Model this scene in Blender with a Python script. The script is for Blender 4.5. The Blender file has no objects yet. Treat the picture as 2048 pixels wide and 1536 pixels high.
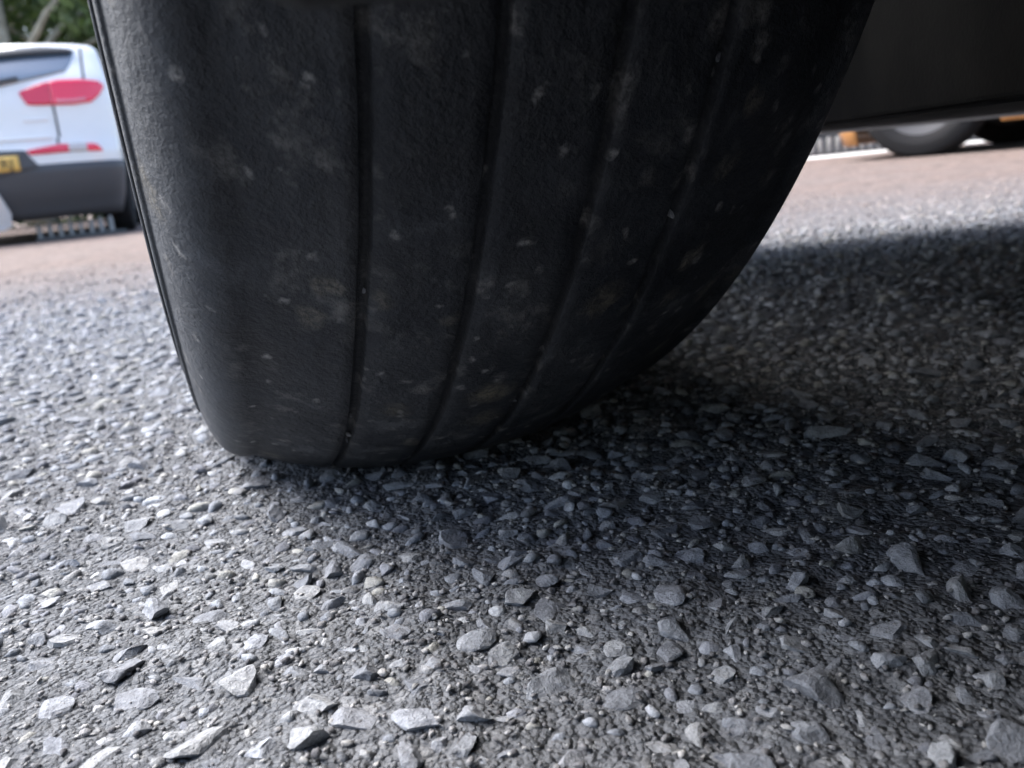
import bpy, bmesh, math, random
import numpy as np
from mathutils import Matrix, Vector

# ------------------------------------------------------------------ camera
SC = bpy.context.scene
COL = SC.collection
rng = np.random.default_rng(7)
random.seed(7)
R = math.radians

CAM = np.array([-0.0923, -0.4945, 0.1317])
PITCH, ROLL, YAW, FPX = 0.2413, 0.0967, 0.3229, 1750.57
FWD = np.array([math.sin(YAW), math.cos(YAW), 0.0])      # horizontal view direction
RGT = np.array([math.cos(YAW), -math.sin(YAW), 0.0])
_w = np.array([math.sin(YAW) * math.cos(PITCH), math.cos(YAW) * math.cos(PITCH), -math.sin(PITCH)])
_u = np.cross(RGT, _w)
_r2 = RGT * math.cos(ROLL) - _u * math.sin(ROLL)
_u2 = RGT * math.sin(ROLL) + _u * math.cos(ROLL)
cd = bpy.data.cameras.new('camera')
cam = bpy.data.objects.new('camera', cd)
COL.objects.link(cam)
m = Matrix(((_r2[0], _u2[0], -_w[0], CAM[0]), (_r2[1], _u2[1], -_w[1], CAM[1]), (_r2[2], _u2[2], -_w[2], CAM[2]), (0, 0, 0, 1)))
cam.matrix_world = m
cd.sensor_fit = 'HORIZONTAL'; cd.sensor_width = 36; cd.lens = 36 * FPX / 2048
cd.clip_start = 0.01; cd.clip_end = 900
cd.dof.use_dof = True; cd.dof.focus_distance = 0.265; cd.dof.aperture_fstop = 17
SC.camera = cam

# ------------------------------------------------------------------ light
SUN_EL, SUN_AZ = R(54), R(-52)      # azimuth clockwise from +Y: light comes from the left, from a little beyond the tyre
wd = bpy.data.worlds.new('World'); SC.world = wd; wd.use_nodes = True
nt = wd.node_tree; nt.nodes.clear()
sky = nt.nodes.new('ShaderNodeTexSky'); sky.sky_type = 'NISHITA'; sky.sun_disc = False
sky.sun_elevation = SUN_EL; sky.sun_rotation = SUN_AZ
sky.air_density = 1.0; sky.dust_density = 3.5; sky.ozone_density = 1.5
bg = nt.nodes.new('ShaderNodeBackground'); bg.inputs['Strength'].default_value = 0.10
wo = nt.nodes.new('ShaderNodeOutputWorld')
nt.links.new(sky.outputs[0], bg.inputs[0]); nt.links.new(bg.outputs[0], wo.inputs[0])
sd = bpy.data.lights.new('sun', 'SUN'); sd.energy = 1.5; sd.angle = R(52); sd.color = (1, .995, .985)
so = bpy.data.objects.new('sun', sd); COL.objects.link(so)
_sv = Vector((math.sin(SUN_AZ) * math.cos(SUN_EL), math.cos(SUN_AZ) * math.cos(SUN_EL), math.sin(SUN_EL)))
so.rotation_euler = _sv.to_track_quat('Z', 'Y').to_euler()
so.location = (-4, -2, 6)
vs = SC.view_settings
vs.view_transform = 'Standard'; vs.look = 'None'; vs.gamma = 1; vs.use_curve_mapping = False
vs.exposure = 2.35

# ------------------------------------------------------------------ helpers
def mat(name, col=(.5, .5, .5), rough=.6, metal=0.0, spec=.5, build=None, coat=0):
    M = bpy.data.materials.new(name); M.use_nodes = True
    n = M.node_tree; b = n.nodes['Principled BSDF']
    b.inputs['Base Color'].default_value = (*col, 1)
    b.inputs['Roughness'].default_value = rough
    b.inputs['Metallic'].default_value = metal
    b.inputs['Specular IOR Level'].default_value = spec
    b.inputs['Coat Weight'].default_value = coat
    if build: build(n, b)
    return M
def nd(n, typ, **kw):
    x = n.nodes.new('ShaderNode' + typ)
    for k, v in kw.items():
        if k in x.inputs: x.inputs[k].default_value = v
        else: setattr(x, k, v)
    return x
def ramp(n, src, stops, interp='LINEAR'):
    r = n.nodes.new('ShaderNodeValToRGB'); e = r.color_ramp; e.interpolation = interp
    while len(e.elements) < len(stops): e.elements.new(.5)
    for el, (p, c) in zip(e.elements, stops):
        el.position = p; el.color = (*c, 1) if len(c) == 3 else c
    n.links.new(src, r.inputs[0]); return r.outputs[0]
def mixc(n, fac, a, b, mode='MIX'):
    x = n.nodes.new('ShaderNodeMix'); x.data_type = 'RGBA'; x.blend_type = mode
    for s, v in ((x.inputs[0], fac), (x.inputs[6], a), (x.inputs[7], b)):
        if hasattr(v, 'is_linked'): n.links.new(v, s)
        elif isinstance(v, tuple): s.default_value = (*v, 1)
        else: s.default_value = v
    return x.outputs[2]
def math_(n, op, a, b=0.0, c=None):
    x = n.nodes.new('ShaderNodeMath'); x.operation = op
    for s, v in zip(x.inputs, (a, b, c)):
        if v is None: continue
        if hasattr(v, 'is_linked'): n.links.new(v, s)
        else: s.default_value = v
    return x.outputs[0]
def ocoord(n): return nd(n, 'TexCoord').outputs['Object']
def noise(n, vec, scale, detail=4, rough=.55, dist=0):
    x = nd(n, 'TexNoise', Scale=scale, Detail=detail, Roughness=rough, Distortion=dist)
    n.links.new(vec, x.inputs['Vector']); return x.outputs[0]
def voro(n, vec, scale, feature='F1', out='Distance', rnd=1):
    x = nd(n, 'TexVoronoi', Scale=scale, Randomness=rnd); x.feature = feature
    n.links.new(vec, x.inputs['Vector']); return x.outputs[out]
def bump(n, b, h, strength=.5, dist=.002, prev=None):
    x = nd(n, 'Bump', Strength=strength, Distance=dist); n.links.new(h, x.inputs['Height'])
    if prev is not None: n.links.new(prev, x.inputs['Normal'])
    n.links.new(x.outputs[0], b.inputs['Normal']); return x.outputs[0]

def raw_mesh(name, V, F, mats=None, smooth=False):
    me = bpy.data.meshes.new(name)
    V = np.asarray(V, np.float32)
    if isinstance(F, np.ndarray):
        k = F.shape[1]
        me.vertices.add(len(V)); me.vertices.foreach_set('co', V.ravel())
        me.loops.add(F.size); me.loops.foreach_set('vertex_index', F.ravel().astype(np.int32))
        me.polygons.add(len(F)); me.polygons.foreach_set('loop_start', np.arange(0, F.size, k, dtype=np.int32))
        me.polygons.foreach_set('loop_total', np.full(len(F), k, np.int32))
        me.update(calc_edges=True)
    else:
        me.from_pydata([tuple(map(float, v)) for v in V], [], F)
        me.update()
    if smooth: me.polygons.foreach_set('use_smooth', np.ones(len(me.polygons), bool))
    if mats is not None: me.materials.append(mats)
    return me
def link(name, me, parent=None, loc=None, rot=None):
    o = bpy.data.objects.new(name, me); COL.objects.link(o)
    if parent: o.parent = parent
    if loc is not None: o.location = loc
    if rot is not None: o.rotation_euler = rot
    return o
def obj(name, V, F, M, parent=None, smooth=False, loc=None, rot=None):
    return link(name, raw_mesh(name, V, F, M, smooth), parent, loc, rot)
def empty(name, loc, rz=0, label=None, cat=None, group=None):
    o = bpy.data.objects.new(name, None); COL.objects.link(o); o.empty_display_size = .1
    o.location = loc; o.rotation_euler = (0, 0, rz); tag(o, label, cat, group); return o
def tag(o, label=None, cat=None, group=None, kind=None):
    for k, v in (('label', label), ('category', cat), ('group', group), ('kind', kind)):
        if v: o[k] = v
    return o
def solid(o, t, off=-1):
    md = o.modifiers.new('thickness', 'SOLIDIFY'); md.thickness = t; md.offset = off; return o
def grid_faces(nr, nc, wrap=False, flip=False):
    F = []
    for i in range(nr - 1):
        for j in range(nc if wrap else nc - 1):
            a, b = i * nc + j, i * nc + (j + 1) % nc
            f = (a, b, b + nc, a + nc)
            F.append(f[::-1] if flip else f)
    return F
def box_bm(lo, hi, bev=0.0, seg=2):
    bm = bmesh.new(); bmesh.ops.create_cube(bm, size=1)
    for v in bm.verts:
        v.co = Vector([lo[k] + (v.co[k] + .5) * (hi[k] - lo[k]) for k in range(3)])
    if bev: bmesh.ops.bevel(bm, geom=bm.edges[:], offset=bev, segments=seg, affect='EDGES', profile=.5)
    return bm
def bm_obj(name, bm, M, parent=None, smooth=False, loc=None, rot=None):
    me = bpy.data.meshes.new(name); bm.to_mesh(me); bm.free(); me.materials.append(M)
    if smooth: me.polygons.foreach_set('use_smooth', np.ones(len(me.polygons), bool))
    return link(name, me, parent, loc, rot)
def box(name, lo, hi, M, parent=None, bev=0.0, loc=None, rot=None):
    return bm_obj(name, box_bm(lo, hi, bev), M, parent, False, loc, rot)
def tube(path, rad, n=10):
    P = np.array(path, float); V = []
    rad = np.broadcast_to(rad, len(P))
    for i, p in enumerate(P):
        t = P[min(i + 1, len(P) - 1)] - P[max(i - 1, 0)]; t /= np.linalg.norm(t)
        a = np.cross(t, [0, 0, 1.]) if abs(t[2]) < .9 else np.cross(t, [1., 0, 0]); a /= np.linalg.norm(a); b = np.cross(t, a)
        for k in range(n):
            q = 2 * math.pi * k / n; V.append(p + rad[i] * (math.cos(q) * a + math.sin(q) * b))
    F = grid_faces(len(P), n, True) + [tuple(range(n))[::-1], tuple(range((len(P) - 1) * n, len(P) * n))]
    return np.array(V), F
def vnoise(x, y, s, seed=0):
    """smooth value noise on arrays"""
    x = x * s; y = y * s
    xi = np.floor(x).astype(np.int64); yi = np.floor(y).astype(np.int64); fx = x - xi; fy = y - yi
    fx = fx * fx * (3 - 2 * fx); fy = fy * fy * (3 - 2 * fy)
    def h(a, b):
        k = (a * 374761393 + b * 668265263 + seed * 974711) & 0x7fffffff
        k = ((k ^ (k >> 13)) * 1274126177) & 0x7fffffff
        return ((k ^ (k >> 16)) & 0xffff) / 65535.0
    return (h(xi, yi) * (1 - fx) + h(xi + 1, yi) * fx) * (1 - fy) + (h(xi, yi + 1) * (1 - fx) + h(xi + 1, yi + 1) * fx) * fy

def cam_pt(right, fwd, z=0.0):
    p = CAM + RGT * right + FWD * fwd
    return (float(p[0]), float(p[1]), z)

# ------------------------------------------------------------------ materials
def b_asphalt(n, b):
    v = ocoord(n)
    cells = voro(n, v, 230, out='Color'); d = voro(n, v, 230)
    fine = noise(n, v, 900, 3, .7)
    mid = noise(n, v, 26, 5, .6)
    grey = ramp(n, nd_sep(n, cells), [(0, (.088, .096, .110)), (.45, (.157, .170, .191)), (.8, (.22, .236, .262)), (1, (.36, .37, .385))])
    c = mixc(n, .55, grey, ramp(n, fine, [(.3, (.062, .065, .071)), (.7, (.225, .233, .25))]))
    c = mixc(n, ramp(n, mid, [(.45, (0, 0, 0)), (.75, (.5, .5, .5))]), c, (.115, .119, .126))
    # ground colour turns reddish beyond a wavering line
    sep = nd(n, 'SeparateXYZ'); n.links.new(v, sep.inputs[0])
    wav = noise(n, v, 7, 4, .6)
    side = math_(n, 'ADD', math_(n, 'ADD', math_(n, 'MULTIPLY', sep.outputs[0], .30), math_(n, 'MULTIPLY', sep.outputs[1], .955)), math_(n, 'MULTIPLY', wav, .5))
    side = math_(n, 'ADD', side, -1.15 - .25)
    fac = ramp(n, math_(n, 'ADD', math_(n, 'MULTIPLY', side, .8), .5), [(0, (0, 0, 0)), (1, (1, 1, 1))])
    rc = voro(n, v, 150, out='Color')
    red = ramp(n, nd_sep(n, rc), [(0, (.128, .090, .076)), (.4, (.20, .150, .129)), (.75, (.24, .186, .162)), (1, (.34, .275, .248))])
    big = noise(n, v, 3.0, 3, .6)
    red = mixc(n, ramp(n, big, [(.4, (0, 0, 0)), (.65, (.6, .6, .6))]), red, (.225, .188, .170))
    spots = ramp(n, noise(n, v, 16, 5, .7), [(.36, (.62, .62, .62)), (.5, (1, 1, 1)), (.68, (1.22, 1.2, 1.18))])
    red = mixc(n, 1.0, red, spots, 'MULTIPLY')
    n.links.new(mixc(n, fac, c, red), b.inputs['Base Color'])
    d2 = voro(n, v, 560)
    h = math_(n, 'ADD', math_(n, 'ADD', math_(n, 'MULTIPLY', d, -1.0), math_(n, 'MULTIPLY', d2, -.6)), math_(n, 'MULTIPLY', fine, .5))
    bump(n, b, h, 1.0, .004)
def nd_sep(n, colour):
    s = nd(n, 'SeparateColor'); n.links.new(colour, s.inputs[0]); return s.outputs[0]
M_asph = mat('asphalt', rough=.85, spec=.3, build=b_asphalt)

def stone_nodes(attr):
    def f(n, b):
        v = ocoord(n) if attr else nd(n, 'TexCoord').outputs['Object']
        if attr:
            a = nd(n, 'Attribute', attribute_name='tint'); base = a.outputs['Color']
        else:
            oi = nd(n, 'ObjectInfo')
            base = ramp(n, oi.outputs['Random'], [(0, (.19, .197, .21)), (.2, (.25, .253, .262)), (.38, (.32, .322, .332)), (.52, (.27, .277, .29)),
                        (.66, (.35, .35, .348)), (.80, (.31, .307, .30)), (.88, (.33, .337, .355)), (1, (.35, .343, .325))])
            base = mixc(n, 1.0, base, (.94, .98, 1.05), 'MULTIPLY')
            geo = nd(n, 'NewGeometry'); v = geo.outputs['Position']
        s1 = noise(n, v, 260, 4, .65); s2 = noise(n, v, 1500, 3, .7)
        c = mixc(n, 1.0, base, ramp(n, s1, [(.3, (.62, .62, .63)), (.52, (1, 1, 1)), (.72, (1.25, 1.25, 1.23))]), 'MULTIPLY')
        c = mixc(n, .8, c, ramp(n, s2, [(.3, (.6, .6, .6)), (.6, (1, 1, 1)), (.78, (1.35, 1.35, 1.35))]), 'MULTIPLY')
        n.links.new(c, b.inputs['Base Color'])
        bump(n, b, math_(n, 'ADD', s1, math_(n, 'MULTIPLY', s2, .35)), .75, .0022)
    return f
M_stone = mat('stone', rough=.85, spec=.25, build=stone_nodes(False))
M_chip = mat('chippings', rough=.85, spec=.25, build=stone_nodes(True))

def b_rubber(n, b):
    v = ocoord(n)
    dust = noise(n, v, 34, 8, .70, .25); fine = noise(n, v, 420, 4, .7); blot = noise(n, v, 13, 6, .66, .2); patchy = noise(n, v, 62, 5, .68)
    c = ramp(n, dust, [(.38, (.009, .0107, .0145)), (.52, (.0145, .017, .022)), (.61, (.025, .028, .034)), (.70, (.085, .089, .097))])
    c = mixc(n, ramp(n, blot, [(.49, (0, 0, 0)), (.68, (.7, .7, .7))]), c, (.043, .045, .049))
    c = mixc(n, math_(n, 'MULTIPLY', ramp(n, patchy, [(.55, (0, 0, 0)), (.68, (1, 1, 1))]), ramp(n, blot, [(.40, (0, 0, 0)), (.58, (.85, .85, .85))])), c, (.13, .128, .124))
    sx_ = nd(n, 'SeparateXYZ'); n.links.new(v, sx_.inputs[0])
    c = mixc(n, ramp(n, math_(n, 'ADD', math_(n, 'ABSOLUTE', sx_.outputs[0]), math_(n, 'MULTIPLY', dust, .02)), [(.094, (0, 0, 0)), (.112, (.8, .8, .8))]), c, (.085, .091, .102))  # bluish dust on the sidewall, its paleness standing in for grazing sky sheen
    c = mixc(n, ramp(n, fine, [(.5, (0, 0, 0)), (.8, (.4, .4, .4))]), c, (.06, .061, .064))
    # dried mud flecks and pale scuffs with shapes of their own
    mp = nd(n, 'Mapping'); n.links.new(v, mp.inputs[0]); mp.inputs['Scale'].default_value = (1, 1, .7)
    wob = nd(n, 'VectorMath', operation='ADD'); nz = nd(n, 'TexNoise', Scale=120, Detail=3); n.links.new(v, nz.inputs[0])
    sc = nd(n, 'VectorMath', operation='SCALE'); sc.inputs['Scale'].default_value = .008; n.links.new(nz.outputs['Color'], sc.inputs[0])
    n.links.new(mp.outputs[0], wob.inputs[0]); n.links.new(sc.outputs[0], wob.inputs[1]); vv = wob.outputs[0]
    for scale, thr, pick, col, amt in ((30, .2, .80, (.17, .15, .11), .8), (52, .2, .72, (.17, .155, .125), .8), (75, .2, .66, (.17, .165, .16), .8), (150, .2, .76, (.26, .255, .25), .85)):
        x = nd(n, 'TexVoronoi', Scale=scale); n.links.new(vv, x.inputs['Vector'])
        near = ramp(n, x.outputs['Distance'], [(thr * .45, (1, 1, 1)), (thr * 1.5, (0, 0, 0))])
        sel = math_(n, 'GREATER_THAN', nd_sep(n, x.outputs['Color']), pick)
        grain = ramp(n, fine, [(.38, (.15, .15, .15)), (.6, (1, 1, 1))])
        fac = math_(n, 'MULTIPLY', math_(n, 'MULTIPLY', math_(n, 'MULTIPLY', near, sel), grain), amt)
        c = mixc(n, fac, c, col)
    n.links.new(c, b.inputs['Base Color'])
    n.links.new(ramp(n, dust, [(.3, (.5, .5, .5)), (.7, (.8, .8, .8))]), b.inputs['Roughness'])
    bump(n, b, math_(n, 'ADD', math_(n, 'ADD', math_(n, 'MULTIPLY', dust, 1.0), math_(n, 'MULTIPLY', patchy, .7)), math_(n, 'MULTIPLY', fine, .3)), .7, .004)
M_rubber = mat('rubber', rough=.75, spec=.35, build=b_rubber)
M_tyre2 = mat('plain_rubber', (.014, .014, .015), .85, spec=.25)
M_alloy = mat('alloy', (.09, .09, .095), .8, .2, .2)
def b_plastic(n, b):
    v = ocoord(n); s = noise(n, v, 18, 5, .6); f = noise(n, v, 600, 2)
    n.links.new(ramp(n, s, [(.35, (.009, .0095, .010)), (.7, (.026, .0255, .024))]), b.inputs['Base Color'])
    bump(n, b, f, .25, .001)
M_under = mat('underbody_plastic', rough=.8, spec=.3, build=b_plastic)
M_dark = mat('dark_paint', (.030, .031, .033), .4, spec=.4, coat=.3)
M_steel = mat('dull_steel', (.12, .11, .10), .6, .6)
def b_paint(col):
    def f(n, b):
        v = ocoord(n); s = noise(n, v, 6, 5, .6)
        n.links.new(mixc(n, ramp(n, s, [(.4, (0, 0, 0)), (.8, (.3, .3, .3))]), col, tuple(x * .82 for x in col)), b.inputs['Base Color'])
    return f
M_white = mat('white_paint', rough=.28, spec=.5, coat=.5, build=b_paint((.80, .80, .79)))
M_orange = mat('orange_paint', rough=.35, spec=.5, coat=.3, build=b_paint((.62, .30, .10)))
M_clad = mat('grey_cladding', (.075, .078, .085), .55, spec=.4)
M_glass = mat('tinted_glass', (.08, .11, .15), .05, spec=1.0); M_glass.node_tree.nodes['Principled BSDF'].inputs['IOR'].default_value = 2.0
M_red = mat('red_lens', (.85, .025, .075), .16, spec=.6, coat=.6)
M_red2 = mat('dark_red_lens', (.68, .02, .06), .18, spec=.6, coat=.6)
M_clear = mat('clear_lens', (.50, .46, .45), .15, spec=.7)
M_pink = mat('pale_red_lens', (.72, .22, .27), .2, spec=.6)
M_silver = mat('silver_plastic', (.82, .82, .82), .4, .1)
M_yel = mat('yellow_plate', (.74, .47, .12), .45)
M_black = mat('black', (.012, .012, .012), .5)
M_seam = mat('seam_gap', (.03, .03, .03), .9, spec=.1)
def b_conc(n, b):
    v = ocoord(n); s = noise(n, v, 9, 6, .65)
    n.links.new(ramp(n, s, [(.3, (.42, .41, .39)), (.7, (.66, .65, .62))]), b.inputs['Base Color']); bump(n, b, noise(n, v, 60, 4), .4, .004)
M_conc = mat('pale_concrete', rough=.85, spec=.25, build=b_conc)
def b_white_post(n, b):
    v = ocoord(n); s = noise(n, v, 25, 4, .65)
    n.links.new(ramp(n, s, [(.3, (.50, .50, .49)), (.65, (.78, .78, .77))]), b.inputs['Base Color'])
M_peg = mat('peg_timber', (.30, .30, .29), .8, spec=.25)
M_gstone = mat('grey_stone', (.10, .10, .098), .9, spec=.2)
M_post = mat('pale_timber', rough=.8, spec=.25, build=b_white_post)
def b_bark(n, b):
    v = ocoord(n); s = noise(n, v, 5, 6, .7, .5)
    n.links.new(ramp(n, s, [(.3, (.17, .16, .12)), (.65, (.36, .35, .29))]), b.inputs['Base Color']); bump(n, b, s, .6, .03)
M_bark = mat('bark', rough=.9, spec=.2, build=b_bark)
def b_leaf(n, b):
    g = nd(n, 'NewGeometry'); r = g.outputs['Random Per Island']
    n.links.new(ramp(n, r, [(0, (.035, .065, .024)), (.5, (.06, .10, .035)), (.85, (.10, .14, .055)), (1, (.15, .18, .085))]), b.inputs['Base Color'])
    b.inputs['Subsurface Weight'].default_value = 0
    tr = n.nodes.new('ShaderNodeBsdfTranslucent'); tr.inputs[0].default_value = (.10, .16, .04, 1)
    mx = n.nodes.new('ShaderNodeMixShader'); mx.inputs[0].default_value = .35
    out = n.nodes['Material Output']; n.links.new(b.outputs[0], mx.inputs[1]); n.links.new(tr.outputs[0], mx.inputs[2]); n.links.new(mx.outputs[0], out.inputs[0])
M_leaf = mat('leaf', rough=.5, spec=.4, build=b_leaf)

# ------------------------------------------------------------------ ground
def axis(lo, hi, step):
    core = np.arange(lo, hi + 1e-6, step); g = []; d = step; p = core[-1]
    while p < 420: d = min(d * 1.22, d + 8); p += d; g.append(p)
    h = []; d = step; p = core[0]
    while p > -420: d = min(d * 1.22, d + 8); p -= d; h.append(p)
    return np.concatenate([h[::-1], core, g])
gx = axis(-.85, 1.15, .0055); gy = axis(-.60, .75, .0055)
X, Y = np.meshgrid(gx, gy)
near = np.clip(1.4 - np.maximum(np.abs(X - .15) / 1.0, np.abs(Y - .1) / .7), 0, 1) * 2.2
near = np.clip(near, 0, 1)
def height(x, y):
    return (vnoise(x, y, 60, 1) - .5) * .0035 + (vnoise(x, y, 140, 2) - .5) * .0026 + (vnoise(x, y, 12, 3) - .5) * .003
def sstep(a, b, x):
    t = np.clip((x - a) / (b - a), 0, 1); return t * t * (3 - 2 * t)
def fall(x, y):
    # the surface drops a little towards the parked SUV
    rr = (x - CAM[0]) * RGT[0] + (y - CAM[1]) * RGT[1]; f2 = (x - CAM[0]) * FWD[0] + (y - CAM[1]) * FWD[1]
    return -.08 * sstep(.3, 3.0, -rr) * sstep(1.2, 4.5, f2)
Z = height(X, Y) * near + fall(X, Y)
gv = np.stack([X, Y, Z], -1).reshape(-1, 3)
nr, nc = X.shape
ii, jj = np.meshgrid(np.arange(nr - 1), np.arange(nc - 1), indexing='ij'); a = (ii * nc + jj).ravel()
ground = obj('asphalt', gv, np.stack([a, a + 1, a + nc + 1, a + nc], 1), M_asph, smooth=True)
tag(ground, kind='structure')

# chippings: angular stones half sunk in the surface
def stone_shape(level, r, flat=.56):
    bm = bmesh.new(); bmesh.ops.create_icosphere(bm, subdivisions=level, radius=1)
    V = np.array([v.co for v in bm.verts]); F = np.array([[v.index for v in f.verts] for f in bm.faces]); bm.free()
    for _ in range(12 if level > 1 else 5):
        nrm = r.normal(size=3); nrm[2] *= 1.0; nrm /= np.linalg.norm(nrm); d = r.uniform(.38, .80)
        s = V @ nrm; k = s > d; V[k] -= np.outer(s[k] - d, nrm)
    if level > 2:
        ph = r.uniform(0, 6.28, (7, 3)); fr = r.normal(0, 1, (7, 3)) * np.array([2.5, 3.5, 5, 7, 9, 12, 15])[:, None]
        disp = sum(np.sin(V @ fr[k] + ph[k, 0]) * (.045 / (1 + .45 * k)) for k in range(7)); V *= 1 + disp[:, None]
    V *= 1 + (r.random((len(V), 1)) - .5) * (.035 if level > 1 else .14)
    V *= np.array([r.uniform(.85, 1.35), r.uniform(.6, .98), flat * r.uniform(.7, 1.2)])
    return V, F
r0 = np.random.default_rng(21)
lib3 = [stone_shape(3, r0) for _ in range(18)]
lib2 = [stone_shape(2, r0) for _ in range(26)]      # 80 triangles
lib1 = [stone_shape(1, r0) for _ in range(24)]      # 20 triangles

R_T, DEFL = 0.3537, 0.0151
ZC = R_T - DEFL
def in_wedge(x, y, mx=0.45):
    q = np.stack([x - CAM[0], y - CAM[1]], -1); rr = q @ RGT[:2]; ff = q @ FWD[:2]
    return (ff > -.22) & (rr < mx + .70 * np.maximum(ff, 0)) & (rr > -(mx * 1.9 + .70 * np.maximum(ff, 0))), ff, rr
def patch_free(x, y, s): return ~((np.abs(x) < .075 + s * .5) & (np.abs(y) < .095 + s * .5))
# big stones
N = 30000
bx = rng.uniform(-1.2, 1.9, N * 2); by = rng.uniform(-.75, 1.3, N * 2)
bs = np.where(rng.random(N * 2) < .012, rng.uniform(.0085, .0115, N * 2), .0040 + .0042 * rng.random(N * 2) ** 1.6)
keep, ff, rr = in_wedge(bx, by); keep &= (ff < 1.35) & patch_free(bx, by, bs)
bx, by, bs = bx[keep], by[keep], bs[keep]
o = np.argsort(-bs); bx, by, bs = bx[o], by[o], bs[o]
cell = {}; sel = []
for i in range(len(bx)):
    cx, cy = int(bx[i] // .03), int(by[i] // .03); ok = True
    for dx in (-1, 0, 1):
        for dy in (-1, 0, 1):
            for j in cell.get((cx + dx, cy + dy), ()):
                if (bx[i] - bx[j]) ** 2 + (by[i] - by[j]) ** 2 < ((bs[i] + bs[j]) * .80) ** 2: ok = False
    if ok: cell.setdefault((cx, cy), []).append(i); sel.append(i)
bx, by, bs = bx[sel], by[sel], bs[sel]
# middling stones on a jittered lattice
st = .0072
lx, ly = np.meshgrid(np.arange(-2.0, 3.0, st), np.arange(-.78, 2.2, st))
lx = (lx + rng.uniform(-.48, .48, lx.shape) * st).ravel(); ly = (ly + rng.uniform(-.48, .48, ly.shape) * st).ravel()
ls = .0021 + .0032 * rng.random(len(lx)) ** 1.4
keep, ff, rr = in_wedge(lx, ly); keep &= (ff < 2.3) & patch_free(lx, ly, ls) & (rng.random(len(lx)) < .88 * np.clip((2.3 - ff) / 1.5, 0, 1) ** 1.3)
lx, ly, ls, lf = lx[keep], ly[keep], ls[keep], ff[keep]
g = {}
for i in range(len(bx)):
    for dx in range(-1, 2):
        for dy in range(-1, 2): g.setdefault((int(bx[i] // .02) + dx, int(by[i] // .02) + dy), []).append(i)
ok = np.ones(len(lx), bool)
for i in range(len(lx)):
    for j in g.get((int(lx[i] // .02), int(ly[i] // .02)), ()):
        if (lx[i] - bx[j]) ** 2 + (ly[i] - by[j]) ** 2 < (bs[j] * .8 + ls[i] * .5) ** 2: ok[i] = False; break
lx, ly, ls, lf = lx[ok], ly[ok], ls[ok], lf[ok]
sx, sy, ss = np.concatenate([bx, lx]), np.concatenate([by, ly]), np.concatenate([bs, ls])
_, sf, sr = in_wedge(sx, sy)
# apparent size -> the 300 that show largest become parts of their own
P = np.stack([sx, sy, np.zeros_like(sx)], -1) - CAM
dep = P @ _w; px = 1024 + FPX * (P @ _r2) / dep; py = 768 - FPX * (P @ _u2) / dep
vis = (dep > .02) & (px > -40) & (px < 2090) & (py < 1580)
app = np.where(vis, ss / np.maximum(dep, .02), 0)
order = np.argsort(-app); single = order[:300]; rest = np.ones(len(sx), bool); rest[single] = False
def rot_arr(n, r, tilt=.35):
    az = r.uniform(0, 2 * math.pi, n); t = r.normal(0, tilt, n); ta = r.uniform(0, 2 * math.pi, n)
    ca, sa = np.cos(az), np.sin(az); z = np.zeros(n); on = np.ones(n)
    Rz = np.stack([np.stack([ca, -sa, z], -1), np.stack([sa, ca, z], -1), np.stack([z, z, on], -1)], 1)
    ct, s_ = np.cos(t), np.sin(t)
    Rx = np.stack([np.stack([on, z, z], -1), np.stack([z, ct, -s_], -1), np.stack([z, s_, ct], -1)], 1)
    return Rz @ Rx
st_meshes = [raw_mesh('stone', V, F, M_stone) for V, F in lib3]
for me in st_meshes: me.polygons.foreach_set('use_smooth', np.zeros(len(me.polygons), bool))
hz = height(sx, sy) + fall(sx, sy)
for i in single:
    o = link('stone', st_meshes[random.randrange(len(st_meshes))], ground)
    s = ss[i]; o.scale = (s, s, s); o.location = (sx[i], sy[i], hz[i] + s * random.uniform(-.26, .0))
    o.rotation_euler = (random.gauss(0, .16), random.gauss(0, .16), random.uniform(0, 6.28))
def scatter(name, x, y, s, z, lib, r, mat_, tints, parent, lift=(-.24, .04)):
    n = len(x); which = r.integers(0, len(lib), n); Rm = rot_arr(n, r); Vs, Fs, Cs = [], [], []; off = 0
    base = np.array(tints)[r.integers(0, len(tints), n)] * r.uniform(.75, 1.25, (n, 1))
    zz = z + s * r.uniform(lift[0], lift[1], n)
    red = np.clip((x * .30 + y * .955 - .62) / .8 + r.normal(0, .15, n), 0, 1)[:, None] if name == 'chippings' else np.zeros((n, 1))
    base = base * (1 - red) + base.mean(1, keepdims=True) * np.array((1.12, .93, .84)) * red
    for k in range(len(lib)):
        idx = np.where(which == k)[0]
        if not len(idx): continue
        V, F = lib[k]
        W = np.einsum('nij,vj->nvi', Rm[idx], V) * s[idx, None, None] + np.stack([x[idx], y[idx], zz[idx]], -1)[:, None]
        nv = len(V)
        Vs.append(W.reshape(-1, 3)); Fs.append((F[None] + (np.arange(len(idx)) * nv)[:, None, None] + off).reshape(-1, 3)); off += nv * len(idx)
        Cs.append(np.repeat(np.concatenate([base[idx], np.ones((len(idx), 1))], 1), nv, 0))
    me = raw_mesh(name, np.concatenate(Vs), np.concatenate(Fs), mat_)
    at = me.color_attributes.new('tint', 'FLOAT_COLOR', 'POINT'); at.data.foreach_set('color', np.concatenate(Cs).astype(np.float32).ravel())
    o = link(name, me, parent); o['kind'] = 'stuff'; return o
TINTS = [tuple(np.array(t_) * 1.35 * np.array((.95, 1, 1.075))) for t_ in [(.16, .165, .175), (.20, .20, .21), (.235, .24, .25), (.27, .27, .275), (.19, .195, .205), (.22, .215, .21), (.30, .30, .30), (.27, .26, .235), (.14, .14, .15)]]
r1 = np.random.default_rng(5)
_nr = (sf < .42) & (np.abs(sr) < .25 + .5 * sf) & (ss > .0034); a = rest & _nr; b_ = rest & ~_nr
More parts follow.
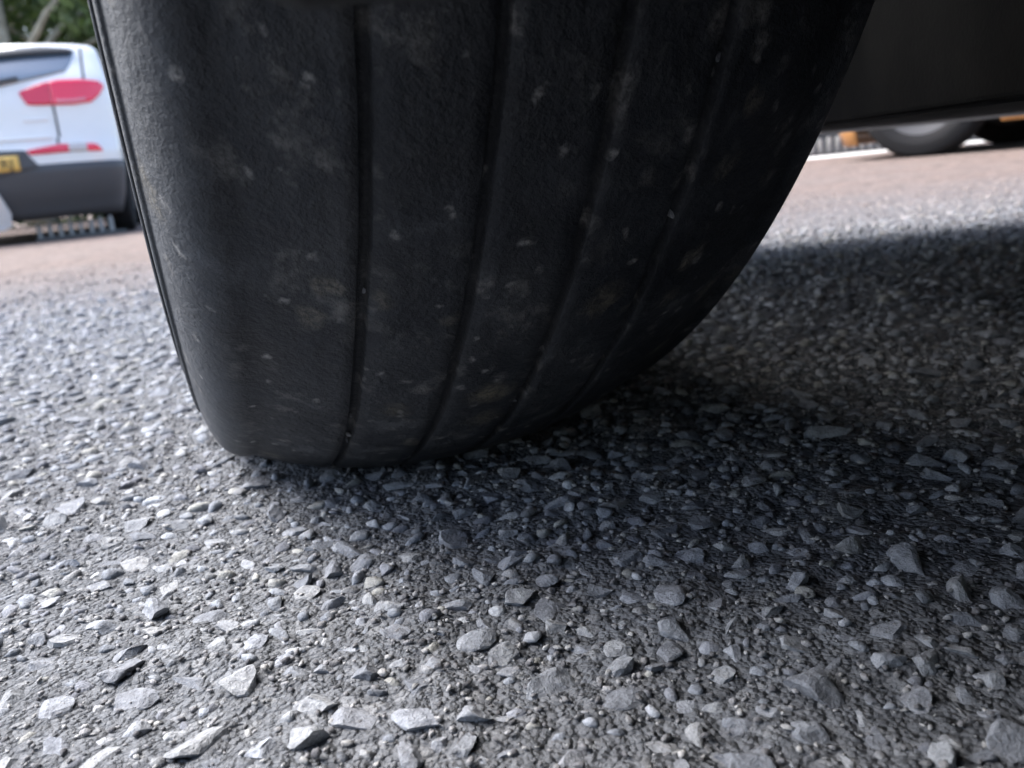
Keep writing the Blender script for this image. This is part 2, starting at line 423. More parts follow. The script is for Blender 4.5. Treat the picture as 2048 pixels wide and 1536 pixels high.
scatter('chippings', sx[a], sy[a], ss[a], hz[a], lib2, r1, M_chip, TINTS, ground)
scatter('chippings', sx[b_], sy[b_], ss[b_], hz[b_], lib1, r1, M_chip, TINTS, ground)
# loose grit between the stones, near the camera
n = 60000
x = rng.uniform(-.75, .75, n); y = rng.uniform(-.5, .25, n); k, f_, _ = in_wedge(x, y, .18); k &= (f_ < .55) & patch_free(x, y, x * 0); x, y = x[k], y[k]
s = .0005 + .0013 * rng.random(len(x)) ** 2
scatter('grit', x, y, s, height(x, y), lib1, r1, M_chip, [(.2, .2, .21), (.3, .3, .31), (.4, .4, .4), (.26, .26, .27), (.15, .15, .16)], ground, (.2, .8))

# ------------------------------------------------------------------ tyres and wheels
def tyre_profile(W, Rt, Wt, sr, grooves, gw=.0034, gd=.0030, bead=None, H=.055, cr=.0177, cpw=2.28):
    a = W / 2; bead = bead or Rt * .62
    us = list(np.linspace(-Wt / 2, Wt / 2, 41))
    pts = []
    for u in us:
        if all(abs(u - g) > gw * .8 for g in grooves): pts.append((u, Rt - cr * abs(u / (Wt / 2)) ** cpw))
    for g_ in grooves:
        rr_ = Rt - cr * abs(g_ / (Wt / 2)) ** cpw
        pts += [(g_ - gw * .62, rr_), (g_ - gw * .46, rr_ - .0008), (g_ - gw * .36, rr_ - gd), (g_ + gw * .36, rr_ - gd), (g_ + gw * .46, rr_ - .0008), (g_ + gw * .62, rr_)]
    pts.sort()
    side = []
    for t in np.linspace(0, math.pi / 2, 22)[1:]:
        side.append((Wt / 2 + (a - Wt / 2) * math.sin(t) ** sr, Rt - cr - H * (1 - math.cos(t))))
    # two raised moulded lines round the shoulder
    r_e = side[-1][1]; sw = []
    for q in np.linspace(0, 1, 10)[1:]:
        sw.append((a - (a * .22) * q ** 2.2, r_e + (bead - r_e) * q))
    side = side + sw
    out = []
    for (u, r_) in side:
        out.append((u, r_))
    def ridge(lst, rc, h=.0008, w=.0022):
        L = []
        for (u, r_), nx in zip(lst, lst[1:] + [None]):
            L.append((u, r_))
            if nx and r_ >= rc > nx[1]:
                t = (r_ - rc) / (r_ - nx[1]); uu = u + (nx[0] - u) * t
                L += [(uu, rc + w), (uu + h, rc + w * .4), (uu + h, rc - w * .4), (uu, rc - w)]
        return L
    out = ridge(out, Rt - cr - .026); out = ridge(out, Rt - cr - .040)
    return [(-u, r_) for u, r_ in out[::-1]] + pts + out
def tyre_mesh(prof, Rt, defl, n=288):
    th = np.linspace(0, 2 * math.pi, n, endpoint=False); pr = np.array(prof); k = len(pr)
    T = th[:, None]; U = np.broadcast_to(pr[:, 0], (n, k)).copy(); RR = pr[:, 1][None]
    zz = -RR * np.cos(T); yy = -RR * np.sin(T)
    fl = -(Rt - defl) + .0012
    low = np.clip((fl + .05 - zz) / .05, 0, 1)
    U *= 1 + low ** 2 * .035
    zz = np.maximum(zz, fl)
    V = np.stack([U, np.broadcast_to(yy, U.shape), zz], -1).reshape(-1, 3)
    i, j = np.meshgrid(np.arange(n), np.arange(k - 1), indexing='ij'); i2 = (i + 1) % n
    F = np.stack([i * k + j, i * k + j + 1, i2 * k + j + 1, i2 * k + j], -1).reshape(-1, 4)
    return V, F
def rim_mesh(Rr, W, spokes=5, outer=-1):
    bm = bmesh.new()
    def ringstrip(prof, n=64):
        vs_ = [[bm.verts.new((u, r_ * math.sin(q), r_ * math.cos(q))) for (u, r_) in prof] for q in np.linspace(0, 2 * math.pi, n, endpoint=False)]
        for i in range(n):
            A, B = vs_[i], vs_[(i + 1) % n]
            for j in range(len(prof) - 1): bm.faces.new((A[j], A[j + 1], B[j + 1], B[j]))
    w = W / 2
    ringstrip([(-w, Rr + .012), (-w + .008, Rr), (-w * .5, Rr - .03), (w * .5, Rr - .03), (w - .008, Rr), (w, Rr + .012), (w - .01, Rr - .01), (w * .5, Rr - .04), (-w * .5, Rr - .04), (-w + .01, Rr - .01), (-w, Rr + .012)])
    ringstrip([(outer * w * .55, .001), (outer * w * .62, .03), (outer * w * .55, .07), (outer * w * .2, .072), (outer * w * .2, .001)], 24)
    for s_ in range(spokes):
        q = 2 * math.pi * s_ / spokes
        for sg in (-1, 1):
            ang = q + sg * .16
            d = np.array([0, math.sin(ang), math.cos(ang)]); t = np.array([0, math.cos(ang), -math.sin(ang)])
            d0 = np.array([0, math.sin(q), math.cos(q)])
            V = []
            for base, rr_, hw in ((d0, .05, .016), (d, Rr - .015, .02)):
                for uu in (outer * w * .35, outer * w * .62):
                    for e in (-1, 1): V.append(bm.verts.new(base * rr_ + t * e * hw + np.array([uu, 0, 0])))
            for f in ((0, 1, 3, 2), (4, 6, 7, 5), (0, 4, 5, 1), (2, 3, 7, 6), (0, 2, 6, 4), (1, 5, 7, 3)): bm.faces.new([V[q_] for q_ in f])
    bmesh.ops.recalc_face_normals(bm, faces=bm.faces[:])
    me = bpy.data.meshes.new('rim'); bm.to_mesh(me); bm.free(); me.materials.append(M_alloy); return me
def simple_wheel(parent, loc, Rt, W, outer, tm=None, rm=None):
    w_ = link('wheel', rm or rim_mesh(Rt * .62, W * .85, 5, outer), parent, loc)
    t = link('tyre', tm, w_); return w_

# ------------------------------------------------------------------ car shells
def car_rear(z, tab): return np.interp(z, tab[:, 0], tab[:, 1])
class Shell:
    """a car body as plan outlines stacked by height; local +y is the way the car points, y measured from the tail"""
    def __init__(s, rear, front, wide, B=.42, n=2.7, bow=.05, Bf=.55):
        s.r, s.f, s.w = (np.array(q, float) for q in (rear, front, wide)); s.B, s.n, s.bow, s.Bf = B, n, bow, Bf
    def W(s, z): return np.interp(z, s.w[:, 0], s.w[:, 1])
    def y_rear(s, x, z):
        t = np.minimum(np.abs(x) / s.W(z), 1.0)
        return np.interp(z, s.r[:, 0], s.r[:, 1]) + s.bow * t ** 2 + s.B * (1 - (1 - t ** s.n) ** (1 / s.n))
    def y_front(s, x, z):
        t = np.minimum(np.abs(x) / s.W(z), 1.0)
        return np.interp(z, s.f[:, 0], s.f[:, 1]) - s.bow * t ** 2 - s.Bf * (1 - (1 - t ** s.n) ** (1 / s.n))
    def outline(s, z, ne=29, ns=70):
        W = s.W(z); q = np.linspace(-math.pi / 2, math.pi / 2, ne); x = W * np.sign(np.sin(q)) * np.abs(np.sin(q)) ** .8
        rear = np.stack([x, s.y_rear(x, z)], -1)
        fr = np.stack([x[::-1], s.y_front(x[::-1], z)], -1)
        ya, yb = rear[-1, 1], fr[0, 1]
        yy = np.linspace(0, 1, ns + 2)[1:-1, None]
        sd = np.stack([np.full(ns, W), (ya + (yb - ya) * yy[:, 0])], -1); sl = np.stack([np.full(ns, -W), (yb + (ya - yb) * yy[:, 0])], -1)
        return np.concatenate([rear, sd, fr, sl])
    def band(s, z0, z1, rows):
        """rows between per-column heights z0(x,y), z1(x,y)"""
        base = s.outline(.5); P = []
        lo = np.array([z0(*p) for p in base]); hi = np.array([z1(*p) for p in base])
        cache = {}
        V = []
        for k in range(rows):
            zk = lo + (hi - lo) * k / (rows - 1)
            row = np.zeros((len(base), 3))
            for i, z in enumerate(zk):
                key = round(float(z), 3)
                if key not in cache: cache[key] = s.outline(key)
                row[i, :2] = cache[key][i]; row[i, 2] = z
            V.append(row)
        return np.concatenate(V), grid_faces(rows, len(base), True)
    def rings(s, zs, cap=True):
        rows = [np.concatenate([s.outline(z), np.full((len(s.outline(z)), 1), z)], 1) for z in zs]
        n_ = len(rows[0]); V = np.concatenate(rows); F = grid_faces(len(rows), n_, True)
        if cap:
            # close the top with strips between left and right
            b = (len(rows) - 1) * n_; half = n_ // 2
            V = np.concatenate([V, [[0, V[b:, 1].mean(), zs[-1] + .012]]]); c = len(V) - 1
            F += [(b + i, b + (i + 1) % n_, c) for i in range(n_)]
        return V, F
    def patch(s, xs, lo, hi, off, rows=8, front=False):
        """panel on the tail between two height curves, standing off the body, with a rim back to it"""
        xs = np.asarray(xs, float); yf = s.y_rear
        pts = []
        for k in range(rows):
            z = np.asarray(lo) + (np.asarray(hi) - np.asarray(lo)) * k / (rows - 1)
            y = np.array([yf(x, zz) for x, zz in zip(xs, z)])
            pts.append(np.stack([xs, y - off, z], -1))
        G = np.array(pts); R_, C_ = G.shape[:2]
        V = G.reshape(-1, 3); F = grid_faces(R_, C_)
        loop = [j for j in range(C_)] + [i * C_ + C_ - 1 for i in range(1, R_)] + [(R_ - 1) * C_ + j for j in range(C_ - 2, -1, -1)] + [i * C_ for i in range(R_ - 2, 0, -1)]
        nb = len(V); back = V[loop] + np.array([0, off + .012, 0]); V = np.concatenate([V, back])
        for i in range(len(loop)):
            j = (i + 1) % len(loop); F.append((loop[j], loop[i], nb + i, nb + j))
        return V, F
    def side_patch(s, sgn, ys, lo, hi, off, rows=6):
        ys = np.asarray(ys, float); pts = []
        for k in range(rows):
            z = np.asarray(lo) + (np.asarray(hi) - np.asarray(lo)) * k / (rows - 1)
            pts.append(np.stack([sgn * (s.W(z) + off), ys, z], -1))
        G = np.array(pts); return G.reshape(-1, 3), grid_faces(rows, len(ys), flip=sgn < 0)
def interp_curve(pts, xs):
    p = np.array(pts); return np.interp(xs, p[:, 0], p[:, 1])
def arch_fn(sill, wheels, ra, zc, W):
    def f(x, y):
        z = sill(x, y) if callable(sill) else sill
        if abs(x) > W * .72:
            for wy in wheels:
                d = abs(y - wy)
                if d < ra: z = max(z, zc + math.sqrt(ra * ra - d * d))
        return z
    return f

# ------------------------------------------------------------------ the car whose front wheel fills the picture
STEER = R(20)
own = empty('parked_car', (0, 0, 0), -STEER, 'dark parked car overhead whose worn front tyre fills the picture', 'car')
XW = .76
own.location = (math.cos(-STEER) * XW, math.sin(-STEER) * XW, 0)      # origin: middle of the front axle
GROOVES = [-.0079 + k * .0295 for k in (-1.5, -.5, .5, 1.5)]
prof = tyre_profile(.215, R_T, .1657, .767, GROOVES)
Vt, Ft = tyre_mesh(prof, R_T, DEFL, 720)
_th = np.arctan2(Vt[:, 1], Vt[:, 2]) * R_T; _wear = (vnoise(_th + 9, Vt[:, 0] + 9, 55, 4) - .5) * .0009 + (vnoise(_th + 9, Vt[:, 0] + 9, 160, 6) - .5) * .0006
_wear *= .35 * (np.abs(Vt[:, 0]) < .084)
Vt[:, 0] += _wear * 1.1
_rad = np.hypot(Vt[:, 1], Vt[:, 2]); _k = (1 + _wear * 1.0 / _rad)
Vt[:, 1] *= _k; Vt[:, 2] = np.maximum(Vt[:, 2] * _k, -(R_T - DEFL) + .0012)
hero = link('wheel', rim_mesh(.212, .18, 5, -1), own, (-XW, 0, ZC), (0, 0, STEER))
tag(hero, 'steered front wheel with worn grooved tyre')
ht = obj('tyre', Vt, Ft, M_rubber, hero, smooth=True)
tag(ht, 'worn black tyre with four shallow grooves, dusty and flecked with dried mud')
tm2 = raw_mesh('tyre', *tyre_mesh(tyre_profile(.215, R_T, .1657, .767, GROOVES), R_T, DEFL, 120), M_tyre2, True)
for (x_, y_) in ((XW, 0), (-XW, -2.6), (XW, -2.6)):
    w_ = simple_wheel(own, (x_, y_, ZC), R_T, .215, 1 if x_ > 0 else -1, tm2)
    if y_ == 0: w_.rotation_euler = (0, 0, STEER)
OY = 3.45   # tail is OY behind the front axle
S1 = Shell(rear=[(.13, .1), (.3, .03), (.6, 0), (.9, .05), (1.05, .12), (1.4, .55), (1.46, .75)],
           front=[(.13, 4.15), (.2, 4.19), (.35, 4.22), (.6, 4.21), (.72, 4.12), (.86, 3.6), (.95, 3.05), (1.4, 2.15), (1.46, 1.9)],
           wide=[(.13, .79), (.2, .80), (.30, .86), (.5, .885), (.8, .88), (.95, .84), (1.4, .64), (1.46, .55)])
def sill1(x, y): return .135 if y > OY + .42 else (.143 if y > .5 else .2)
arch1 = arch_fn(sill1, (OY, OY - 2.6), .385, ZC, .87)
for nm_, z0, z1, rows, M_ in (('lower_body', arch1, lambda x, y: max(.80, arch1(x, y) + .03), 9, M_dark),):
    V, F = S1.band(z0, z1, rows); V[:, 1] -= OY
    solid(obj(nm_, V, F, M_, own, True), .014, -1)
V, F = S1.rings([.80, .85, .90, .95], False); V[:, 1] -= OY; solid(obj('shoulder_panel', V, F, M_dark, own, True), .012)
V, F = S1.rings([.95, 1.1, 1.25, 1.4], False); V[:, 1] -= OY; obj('window_band', V, F, M_glass, own, True)
V, F = S1.rings([1.4, 1.43, 1.46], True); V[:, 1] -= OY; obj('roof', V, F, M_dark, own, True)
def bonnet():
    xs = np.linspace(-.80, .80, 13); ys = np.linspace(-.4, .66, 14); V = []
    for y_ in ys:
        for x_ in xs:
            q = (y_ + .4) / 1.06
            V.append((x_ * (1 - .1 * q ** 3), y_, .93 - .17 * q ** 1.8 - .05 * (x_ / .8) ** 4))
    return np.array(V), grid_faces(14, 13)
V, F = bonnet(); solid(obj('bonnet', V, F, M_dark, own, True), .02)
# underside
def plate(name, pts, M_, parent, t=.012):
    """pts: rows of (x,y,z)"""
    P_ = np.array(pts, float); o_ = obj(name, P_.reshape(-1, 3), grid_faces(P_.shape[0], P_.shape[1]), M_, parent); solid(o_, t, 1); return o_
def grid_pts(x0, x1, ys, zf, nx=7):
    return [[(x, y, zf(x, y)) for x in np.linspace(x0, x1, nx)] for y in ys]
plate('floor_panel', grid_pts(-.50, .50, np.linspace(-3.35, .44, 12), lambda x, y: .1375), M_under, own)
for s_ in (-1, 1):
    plate('floor_panel', grid_pts(.502 * s_, .79 * s_, np.linspace(-2.16, -.535, 8), lambda x, y: .141), M_under, own)
plate('undertray', grid_pts(-.80, .80, np.linspace(.40, .71, 7), lambda x, y: .142 - .004 * max(0, (y - .43) / .28) ** 1.3, 15), M_under, own)
def liner(sx_):
    V = []; qs = np.linspace(-.18, math.pi + .51, 34)
    for q in qs:
        for x_ in np.linspace(.875, .50, 5): V.append((sx_ * x_, -math.cos(q) * .402, ZC + math.sin(q) * .402))
    n5 = len(qs); F = grid_faces(n5, 5, flip=sx_ > 0)
    b = len(V)
    V.append((sx_ * .50, 0, ZC)); F += [(i * 5 + 4, (i + 1) * 5 + 4, b) for i in range(n5 - 1)]
    return np.array(V), F
for s_ in (-1, 1):
    V, F = liner(s_); obj('wheel_arch_liner', V, F, M_under, own, True)
    # soft flap hanging behind the wheel arch
    box('splash_flap', (-.10, -.006, 0), (.10, .006, .14), M_under, own, .004, (s_ * .60, -.409, .148))
for s_ in (-1, 1):
    box('inner_panel', (-.006, -.40, .139), (.006, .43, .40), M_under, own, .002, (s_ * .497, 0, 0))
_lr = random.Random(4)
for k in range(16):
    th_ = _lr.uniform(.25, 1.45); g_ = _lr.choice(GROOVES); rr_ = R_T - .0177 * abs(g_ / .08285) ** 2.28 - .0022
    o_ = link('lodged_stone', st_meshes[k % len(st_meshes)], hero, (g_ + _lr.uniform(-.0006, .0006), -rr_ * math.sin(th_), -rr_ * math.cos(th_)), (_lr.uniform(0, 6), _lr.uniform(0, 6), _lr.uniform(0, 6)))
    q_ = _lr.uniform(.0009, .0021); o_.scale = (q_, q_, q_)
box('subframe', (-.46, -.16, .205), (.46, .10, .25), M_steel, own, .02)
for s_ in (-1, 1):
    V, F = tube([(s_ * .40, -.02, .20), (s_ * .52, -.01, .205), (s_ * .655, 0, .215)], [.028, .022, .018], 10); obj('control_arm', V, F, M_steel, own, True)
    V, F = tube([(s_ * .2, 0, .33), (s_ * .66, 0, ZC)], .016, 12); obj('drive_shaft', V, F, M_steel, own, True)
V, F = tube([(.12, -.1, .2), (.12, -1.2, .195), (.16, -2.0, .195), (.3, -2.9, .2), (.42, -3.4, .25)], .026, 12); obj('exhaust_pipe', V, F, M_steel, own, True)

# ------------------------------------------------------------------ white SUV
SUV_H = YAW - .33     # heading, clockwise from +Y
sp = cam_pt(-3.627, 6.5, -.08)
suv = empty('suv', sp, -SUV_H, 'white SUV with red tail lights and yellow rear plate, seen from behind', 'suv')
S2 = Shell(rear=[(.08, .22), (.22, .16), (.36, .06), (.46, .02), (.53, .0), (.67, .0), (.70, .035), (.82, .055), (.98, .06), (1.14, .085), (1.20, .12), (1.40, .28), (1.43, .31), (1.437, .7), (1.44, 1.2)],
           front=[(.08, 4.2), (.3, 4.36), (.6, 4.4), (.8, 4.35), (1.0, 4.1), (1.08, 3.3), (1.42, 2.5), (1.44, 2.1)],
           wide=[(.08, .82), (.33, .90), (.50, .935), (.78, .945), (1.10, .94), (1.20, .925), (1.40, .885), (1.43, .86), (1.437, .76), (1.44, .64)], B=.34, n=3.2)
W2R = .345; wy2 = (.92, 3.55)
a2 = arch_fn(.165, wy2, .41, W2R - .01, .9)
topc = lambda x, y: max(.555, a2(x, y) + .05)
V, F = S2.band(a2, topc, 7); solid(obj('lower_cladding', V, F, M_clad, suv, True), .012)
V, F = S2.band(topc, lambda x, y: .94, 9); obj('body', V, F, M_white, suv, True)
V, F = S2.rings([.94, .98, 1.02, 1.06, 1.1, 1.14, 1.17, 1.2, 1.25, 1.3, 1.35, 1.4, 1.42, 1.43, 1.434, 1.437, 1.44]); obj('upper_body', V, F, M_white, suv, True)
plate('underbody', grid_pts(-.6, .6, np.linspace(.25, 4.1, 6), lambda x, y: .24), M_under, suv)
bm_obj('added_silencer', box_bm((-.30, .42, .17), (.52, .72, .36), .05, 3), M_steel, suv, True)  # box added to darken the bright gap under the tail
box('added_axle', (-.68, .86, .20), (.68, 1.0, .40), M_under, suv, .03)  # beam added to block the bright view through beneath the car
for s_ in (-1, 1):
    for wy in wy2:
        box('wheel_arch_liner', (-.16, -.40, 0), (.16, .40, .5), M_under, suv, .0, (s_ * .60 + s_ * (-.02), wy, .25))
tm3 = raw_mesh('tyre', *tyre_mesh(tyre_profile(.225, W2R, .19, 1.08, [-.05, -.017, .017, .05], .008, .006), W2R, .01, 96), M_tyre2, True)
for s_ in (-1, 1):
    for wy in wy2: simple_wheel(suv, (s_ * .80, wy, W2R - .01), W2R, .22, s_, tm3)
lamp_hi = [(.346, 1.066), (.399, 1.089), (.50, 1.122), (.611, 1.143), (.75, 1.146), (.873, 1.136), (.905, 1.106)]
lamp_lo = [(.346, 1.058), (.383, .976), (.45, .970), (.545, .968), (.68, .966), (.802, .981), (.86, 1.03), (.905, 1.098)]
lowc_hi = [(.323, .658), (.43, .675), (.542, .690), (.68, .690), (.784, .679), (.822, .632)]
lowc_lo = [(.323, .654), (.335, .625), (.45, .626), (.581, .629), (.72, .628), (.822, .624)]
for s_ in (-1, 1):
    xs = np.linspace(.348, .548, 22); V, F = S2.patch(xs * s_, interp_curve(lamp_lo, xs), interp_curve(lamp_hi, xs), .014)
    tl = obj('tail_light', V, [f[::-1] for f in F] if s_ < 0 else F, M_red2, suv, True)
    xs = np.linspace(.553, .902, 30); V, F = S2.patch(xs * s_, interp_curve(lamp_lo, xs), interp_curve(lamp_hi, xs), .016)
    tl2 = obj('tail_light', V, [f[::-1] for f in F] if s_ < 0 else F, M_red, suv, True)
    xs = np.linspace(.575, .77, 12); lo_ = interp_curve(lamp_lo, xs) + .012; V, F = S2.patch(xs * s_, lo_, lo_ + .026, .02, 3)
    obj('reflector', V, [f[::-1] for f in F] if s_ < 0 else F, M_pink, tl2, True)
    for x0, x1, M_ in ((.325, .60, M_red2), (.60, .72, M_clear), (.72, .818, M_red)):
        xs = np.linspace(x0, x1, 14); V, F = S2.patch(xs * s_, interp_curve(lowc_lo, xs), interp_curve(lowc_hi, xs), .010, 5)
        obj('bumper_light', V, [f[::-1] for f in F] if s_ < 0 else F, M_, suv, True)
    # shut lines
    for x0, x1, z0, z1 in ((.545, .556, .74, .962), (.530, .541, .695, .735), (.775, .786, 1.15, 1.40)):
        xs = np.linspace(x0 - .004, x1, 3); V, F = S2.patch(xs * s_, [z0] * 3, [z1] * 3, .0035, 10); obj('shut_line', V, [f[::-1] for f in F] if s_ < 0 else F, M_seam, suv, True)
    V, F = S2.side_patch(s_, np.linspace(.75, 3.0, 20), np.full(20, 1.15), interp_curve([(.75, 1.2), (1.1, 1.40), (2.4, 1.42), (3.0, 1.18)], np.linspace(.75, 3.0, 20)), .004); obj('side_window', V, F, M_glass, suv, True)
    V, F = tube([(s_ * .74, 1.3, 1.415), (s_ * .73, 1.4, 1.445), (s_ * .71, 2.0, 1.45), (s_ * .71, 2.6, 1.415)], .018, 8); obj('roof_rail', V, F, M_silver, suv, True)
def on_tail(name, x0, x1, zlo, zhi, off, M_, n_=40, rows=8, parent=None):
    xs = np.linspace(x0, x1, n_); lo_ = interp_curve(zlo, np.abs(xs)) if not np.isscalar(zlo) else np.full(n_, zlo); hi_ = interp_curve(zhi, np.abs(xs)) if not np.isscalar(zhi) else np.full(n_, zhi)
    V, F = S2.patch(xs, lo_, hi_, off, rows); return obj(name, V, F, M_, parent or suv, True)
on_tail('rear_window', -.735, .735, [(0, 1.09), (.23, 1.107), (.50, 1.165), (.66, 1.205), (.70, 1.26), (.735, 1.355)], [(0, 1.40), (.5, 1.40), (.68, 1.385), (.735, 1.37)], .006, M_glass)
on_tail('spoiler', -.735, .735, [(0, 1.315), (.4, 1.345), (.735, 1.365)], [(0, 1.375), (.25, 1.375), (.52, 1.40), (.70, 1.385), (.735, 1.37)], .05, M_clad, rows=4)
on_tail('plate_recess', -.375, .375, [(0, .47), (.375, .54)], [(0, .675), (.315, .662), (.335, .615), (.375, .56)], .006, M_clad)
npl = on_tail('number_plate', -.262, .262, .522, .628, .018, M_yel, 12, 4)
hp = [(.07, .41), (.10, .31), (.118, .23), (.10, .15), (.04, .125)]
V = np.array([(x_, S2.y_rear(x_, z_) - .02, z_) for x_, z_ in hp] + [(-x_, S2.y_rear(x_, z_) - .02, z_) for x_, z_ in hp[::-1]])
solid(obj('skid_plate', V, [tuple(range(10))], M_silver, suv), .03, -1)
on_tail('badge', .338, .493, .862, .878, .008, M_silver, 8, 3)
on_tail('crease_trim', -.50, .50, .735, .748, .012, M_white, 30, 3)
V, F = tube([(-.02, S2.y_rear(0, 1.12) - .03, 1.12), (.2, S2.y_rear(.2, 1.145) - .03, 1.14), (.36, S2.y_rear(.36, 1.16) - .03, 1.165)], .010, 8); obj('wiper', V, F, M_black, suv, True)
def text_part(s, size, loc, rot, M_, parent, name='lettering'):
    cu = bpy.data.curves.new(name, 'FONT'); cu.body = s; cu.size = size; cu.extrude = .0015; cu.align_x = 'RIGHT'
    t = bpy.data.objects.new(name, cu); COL.objects.link(t); dg = bpy.context.evaluated_depsgraph_get()
    me = bpy.data.meshes.new_from_object(t.evaluated_get(dg)); bpy.data.objects.remove(t); me.materials.clear(); me.materials.append(M_)
    return link(name, me, parent, loc, rot)
text_part('RJ', .10, (.225, S2.y_rear(.2, .57) - .021, .540), (R(90), 0, 0), M_black, npl)

# ------------------------------------------------------------------ orange car
och = FWD * .70 - RGT * .71; och = och / np.linalg.norm(och)
orz = math.atan2(-och[0], och[1])
left = np.array([-och[1], och[0], 0])
wc = CAM + RGT * 2.07 + FWD * 4.28
OL, OW = 2.95, .70     # front axle ahead of the tail, half track
oc = wc - left * OW - och * OL
oran = empty('orange_car', (float(oc[0]), float(oc[1]), 0), orz, 'orange car at right, its front wheel seen beneath the bumper edge', 'car')
S3 = Shell(rear=[(.08, .1), (.3, .03), (.6, 0), (.9, .05), (1.4, .4)], front=[(.08, 3.44), (.3, 3.52), (.6, 3.50), (.75, 3.4), (.88, 2.9), (1.4, 2.0)],
           wide=[(.08, .78), (.3, .80), (.6, .82), (.85, .80), (1.4, .6)], B=.4, n=3.0, Bf=.22, bow=.03)
R3 = .30
a3 = arch_fn(lambda x, y: .075 if y > OL + .2 else .13, (OL, OL - 2.4), .308, R3 - .01, .8)
V, F = S3.band(a3, lambda x, y: max(.78, a3(x, y) + .04), 9); solid(obj('lower_body', V, F, M_orange, oran, True), .012)
V, F = S3.rings([.78, .82, .88], False); obj('shoulder_panel', V, F, M_orange, oran, True)
V, F = S3.rings([.88, 1.1, 1.34], False); obj('window_band', V, F, M_glass, oran, True)
V, F = S3.rings([1.34, 1.38, 1.41]); obj('roof', V, F, M_orange, oran, True)
plate('underbody', grid_pts(-.5, .5, np.linspace(.2, 3.3, 5), lambda x, y: .1375), M_under, oran)
tm4 = raw_mesh('tyre', *tyre_mesh(tyre_profile(.185, R3, .15, 1.08, [-.04, 0, .04], .008, .006, H=.045), R3, .01, 96), M_tyre2, True)
for s_ in (-1, 1):
    for wy in (OL, OL - 2.4): simple_wheel(oran, (s_ * OW, wy, R3 - .01), R3, .185, s_, tm4)

# ------------------------------------------------------------------ low edgings of pale pegs
def edging(p0, p1, step, h, label, group, base_h=.03, M_=None):
    p0, p1 = np.array(p0, float), np.array(p1, float); L = np.linalg.norm(p1 - p0); d = (p1 - p0) / L; rz = math.atan2(d[1], d[0])
    e = empty('low_edging', tuple(map(float, p0)), rz, label, 'edging', group)
    box('base_rail', (0, -.03, 0), (L, .03, base_h), M_gstone, e, .006)
    bm = bmesh.new(); bmesh.ops.create_cone(bm, segments=10, radius1=.017, radius2=.016, depth=h, cap_ends=True)
    bmesh.ops.translate(bm, verts=bm.verts[:], vec=(0, 0, h / 2))
    bmesh.ops.bevel(bm, geom=[ed for ed in bm.edges if all(v.co.z > h * .9 for v in ed.verts)], offset=.006, segments=2, affect='EDGES')
    me = bpy.data.meshes.new('peg'); bm.to_mesh(me); bm.free(); me.materials.append(M_peg)
    for k in range(int(L / step)):
        o_ = link('peg', me, e, (step * (k + .5), 0, base_h - .004)); o_.scale = (random.uniform(.85, 1.15),) * 2 + (random.uniform(.8, 1.12),); o_.rotation_euler = (random.gauss(0, .04), random.gauss(0, .04), 0)
edging(cam_pt(1.95, 6.2), cam_pt(4.3, 6.6), .064, .105, 'row of short pale pegs behind the orange car wheel', None)
bpy.context.view_layer.update()
_e0, _e1 = suv.matrix_world @ Vector((.22, .30, 0)), suv.matrix_world @ Vector((.86, .36, 0))
edging(_e0, _e1, .072, .115, 'short row of pale pegs under the white SUV bumper', None)
k0 = obj('kerb', [(*cam_pt(1.5, 5.62)[:2], .004), (*cam_pt(5.6, 6.1)[:2], .004), (*cam_pt(5.6, 6.5)[:2], .012), (*cam_pt(1.5, 6.02)[:2], .012)], [(0, 1, 2, 3)], M_conc); tag(k0, kind='structure')
# low wall far right
w0 = np.array(cam_pt(1.0, 6.6)); w1 = np.array(cam_pt(6.8, 7.5)); dv = w1 - w0; L = float(np.linalg.norm(dv))
wl = empty('garden_wall', tuple(map(float, w0)), math.atan2(dv[1], dv[0]), 'low dark wall with pale coping behind the orange car', 'wall')
box('wall_face', (0, 0, 0), (L, .2, .62), M_gstone, wl, .01); box('coping', (-.02, -.03, .622), (L + .02, .23, .68), M_post, wl, .01)

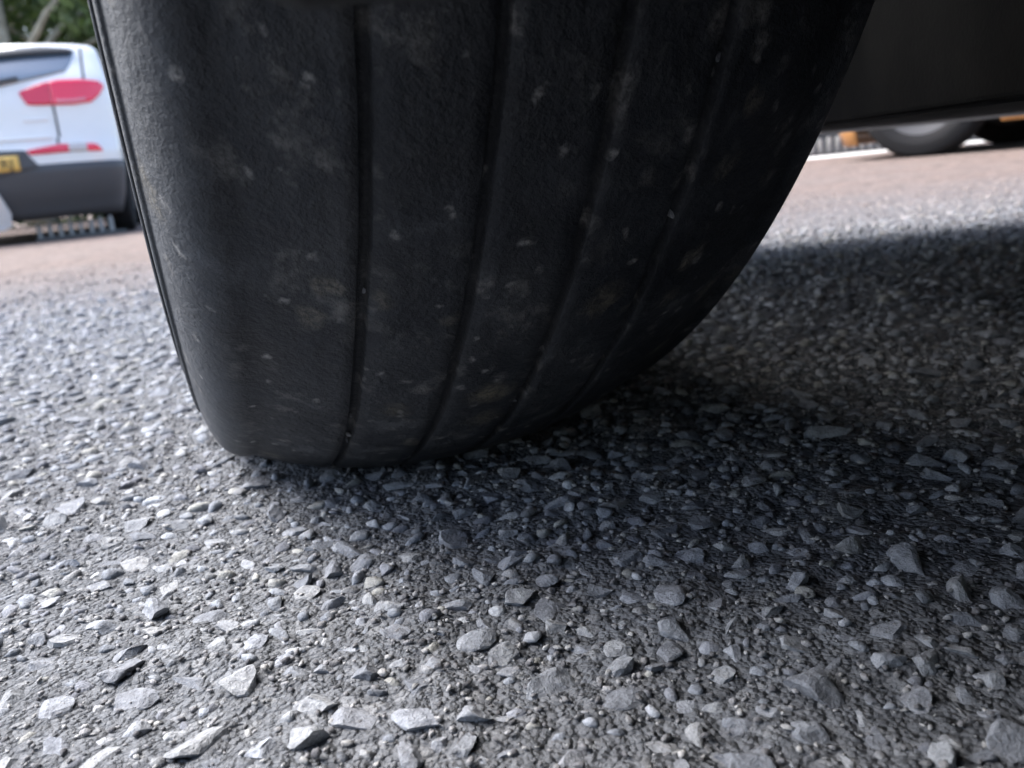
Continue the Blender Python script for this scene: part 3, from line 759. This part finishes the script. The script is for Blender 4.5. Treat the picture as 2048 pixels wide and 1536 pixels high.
# ------------------------------------------------------------------ trees, hedge and fence beyond the SUV
def leaf_cloud(name, centres, radii, count, size, parent, r):
    c = np.array(centres); k = r.integers(0, len(c), count); d = r.normal(size=(count, 3)); d /= np.linalg.norm(d, axis=1, keepdims=True)
    p = c[k] + d * (np.array(radii)[k, None]) * (r.random((count, 1)) ** .45)
    s = size * r.uniform(.6, 1.3, (count, 1)); a_ = r.normal(size=(count, 3)); a_ /= np.linalg.norm(a_, axis=1, keepdims=True)
    b = np.cross(a_, r.normal(size=(count, 3))); b /= np.linalg.norm(b, axis=1, keepdims=True)
    V = np.stack([p - a_ * s, p + b * s * .45, p + a_ * s, p - b * s * .45], 1).reshape(-1, 3)
    return obj(name, V, np.arange(count * 4).reshape(-1, 4), M_leaf, parent)
def tree(loc, h, label, seed, trunk_r=.16):
    r = np.random.default_rng(seed); t = empty('tree', loc, 0, label, 'tree', 'trees beyond the white SUV')
    bend = r.normal(0, .12, 2); path = [(bend[0] * q ** 2 * 2, bend[1] * q ** 2 * 2, h * .75 * q) for q in np.linspace(0, 1, 9)]
    V, F = tube(path, [trunk_r * (1.25 - .3 * min(1, q * 6) - .7 * q) if True else 0 for q in np.linspace(0, 1, 9)], 12); tr = obj('trunk', V, F, M_bark, t, True)
    cs, rs = [], []
    for k in range(11):
        q = r.uniform(.30, .98); a_ = r.uniform(0, 6.28); rad = h * .26 * (1.15 - .6 * q); e = np.array([math.cos(a_) * rad, math.sin(a_) * rad, h * q * .95 + .25])
        s0 = np.array([bend[0] * (q * .8) ** 2 * 2, bend[1] * (q * .8) ** 2 * 2, h * .75 * q * .8]); V, F = tube([s0, (s0 + e) / 2 + [0, 0, .15], e], [trunk_r * .4, trunk_r * .25, trunk_r * .1], 7); obj('limb', V, F, M_bark, tr, True)
        cs.append(e); rs.append(h * r.uniform(.12, .2))
        cs.append(e + r.normal(0, h * .08, 3)); rs.append(h * r.uniform(.08, .13))
    leaf_cloud('crown', cs, rs, 9000, .095, t, r)
tree(cam_pt(-6.35, 12.6), 7.0, 'pale-trunked tree rising straight behind the SUV roof', 11, .17)
tree(cam_pt(-8.6, 14.0), 7.5, 'leafy tree at the far left edge, left of the pale trunk', 12)
tree(cam_pt(-6.6, 16.0), 8.5, 'taller tree behind, right of the pale trunk', 13)
hr = np.random.default_rng(3)
hd = empty('hedge', cam_pt(-9.5, 17.5), 0, 'thick green hedge filling the gap behind the trees', 'hedge')
cs = [RGT * q + np.array([0, 0, z]) + hr.normal(0, .2, 3) for q in np.linspace(-5, 8, 16) for z in (.7, 1.8, 3.0, 4.2)]
leaf_cloud('foliage', cs, [.95] * len(cs), 32000, .13, hd, hr)
f0 = np.array(cam_pt(-8.6, 10.6, -.08)); f1 = np.array(cam_pt(-5.75, 10.6, -.08)); 
fe = empty('picket_fence', tuple(map(float, f0)), math.atan2(*(f1 - f0)[[1, 0]]), 'pale picket fence showing above the SUV roof', 'fence')
box('rail', (0, -.02, 1.5), (2.85, .02, 1.58), M_post, fe); box('rail', (0, -.02, .5), (2.85, .02, .58), M_post, fe)
bm = bmesh.new()
for (xx, zz) in ((-.05, 0), (.05, 0), (.05, 2.26), (0, 2.38), (-.05, 2.26)): bm.verts.new((xx, -.035, zz))
bm.faces.new(bm.verts[:]); g_ = bmesh.ops.extrude_face_region(bm, geom=bm.faces[:]); bmesh.ops.translate(bm, verts=[v for v in g_['geom'] if isinstance(v, bmesh.types.BMVert)], vec=(0, -.02, 0)); bmesh.ops.recalc_face_normals(bm, faces=bm.faces[:])
pm = bpy.data.meshes.new('picket'); bm.to_mesh(pm); bm.free(); pm.materials.append(M_post)
for k in range(13): o_ = link('picket', pm, fe, (.1 + k * .21, 0, 0)); o_.scale = (1, 1, random.uniform(.93, 1.03))
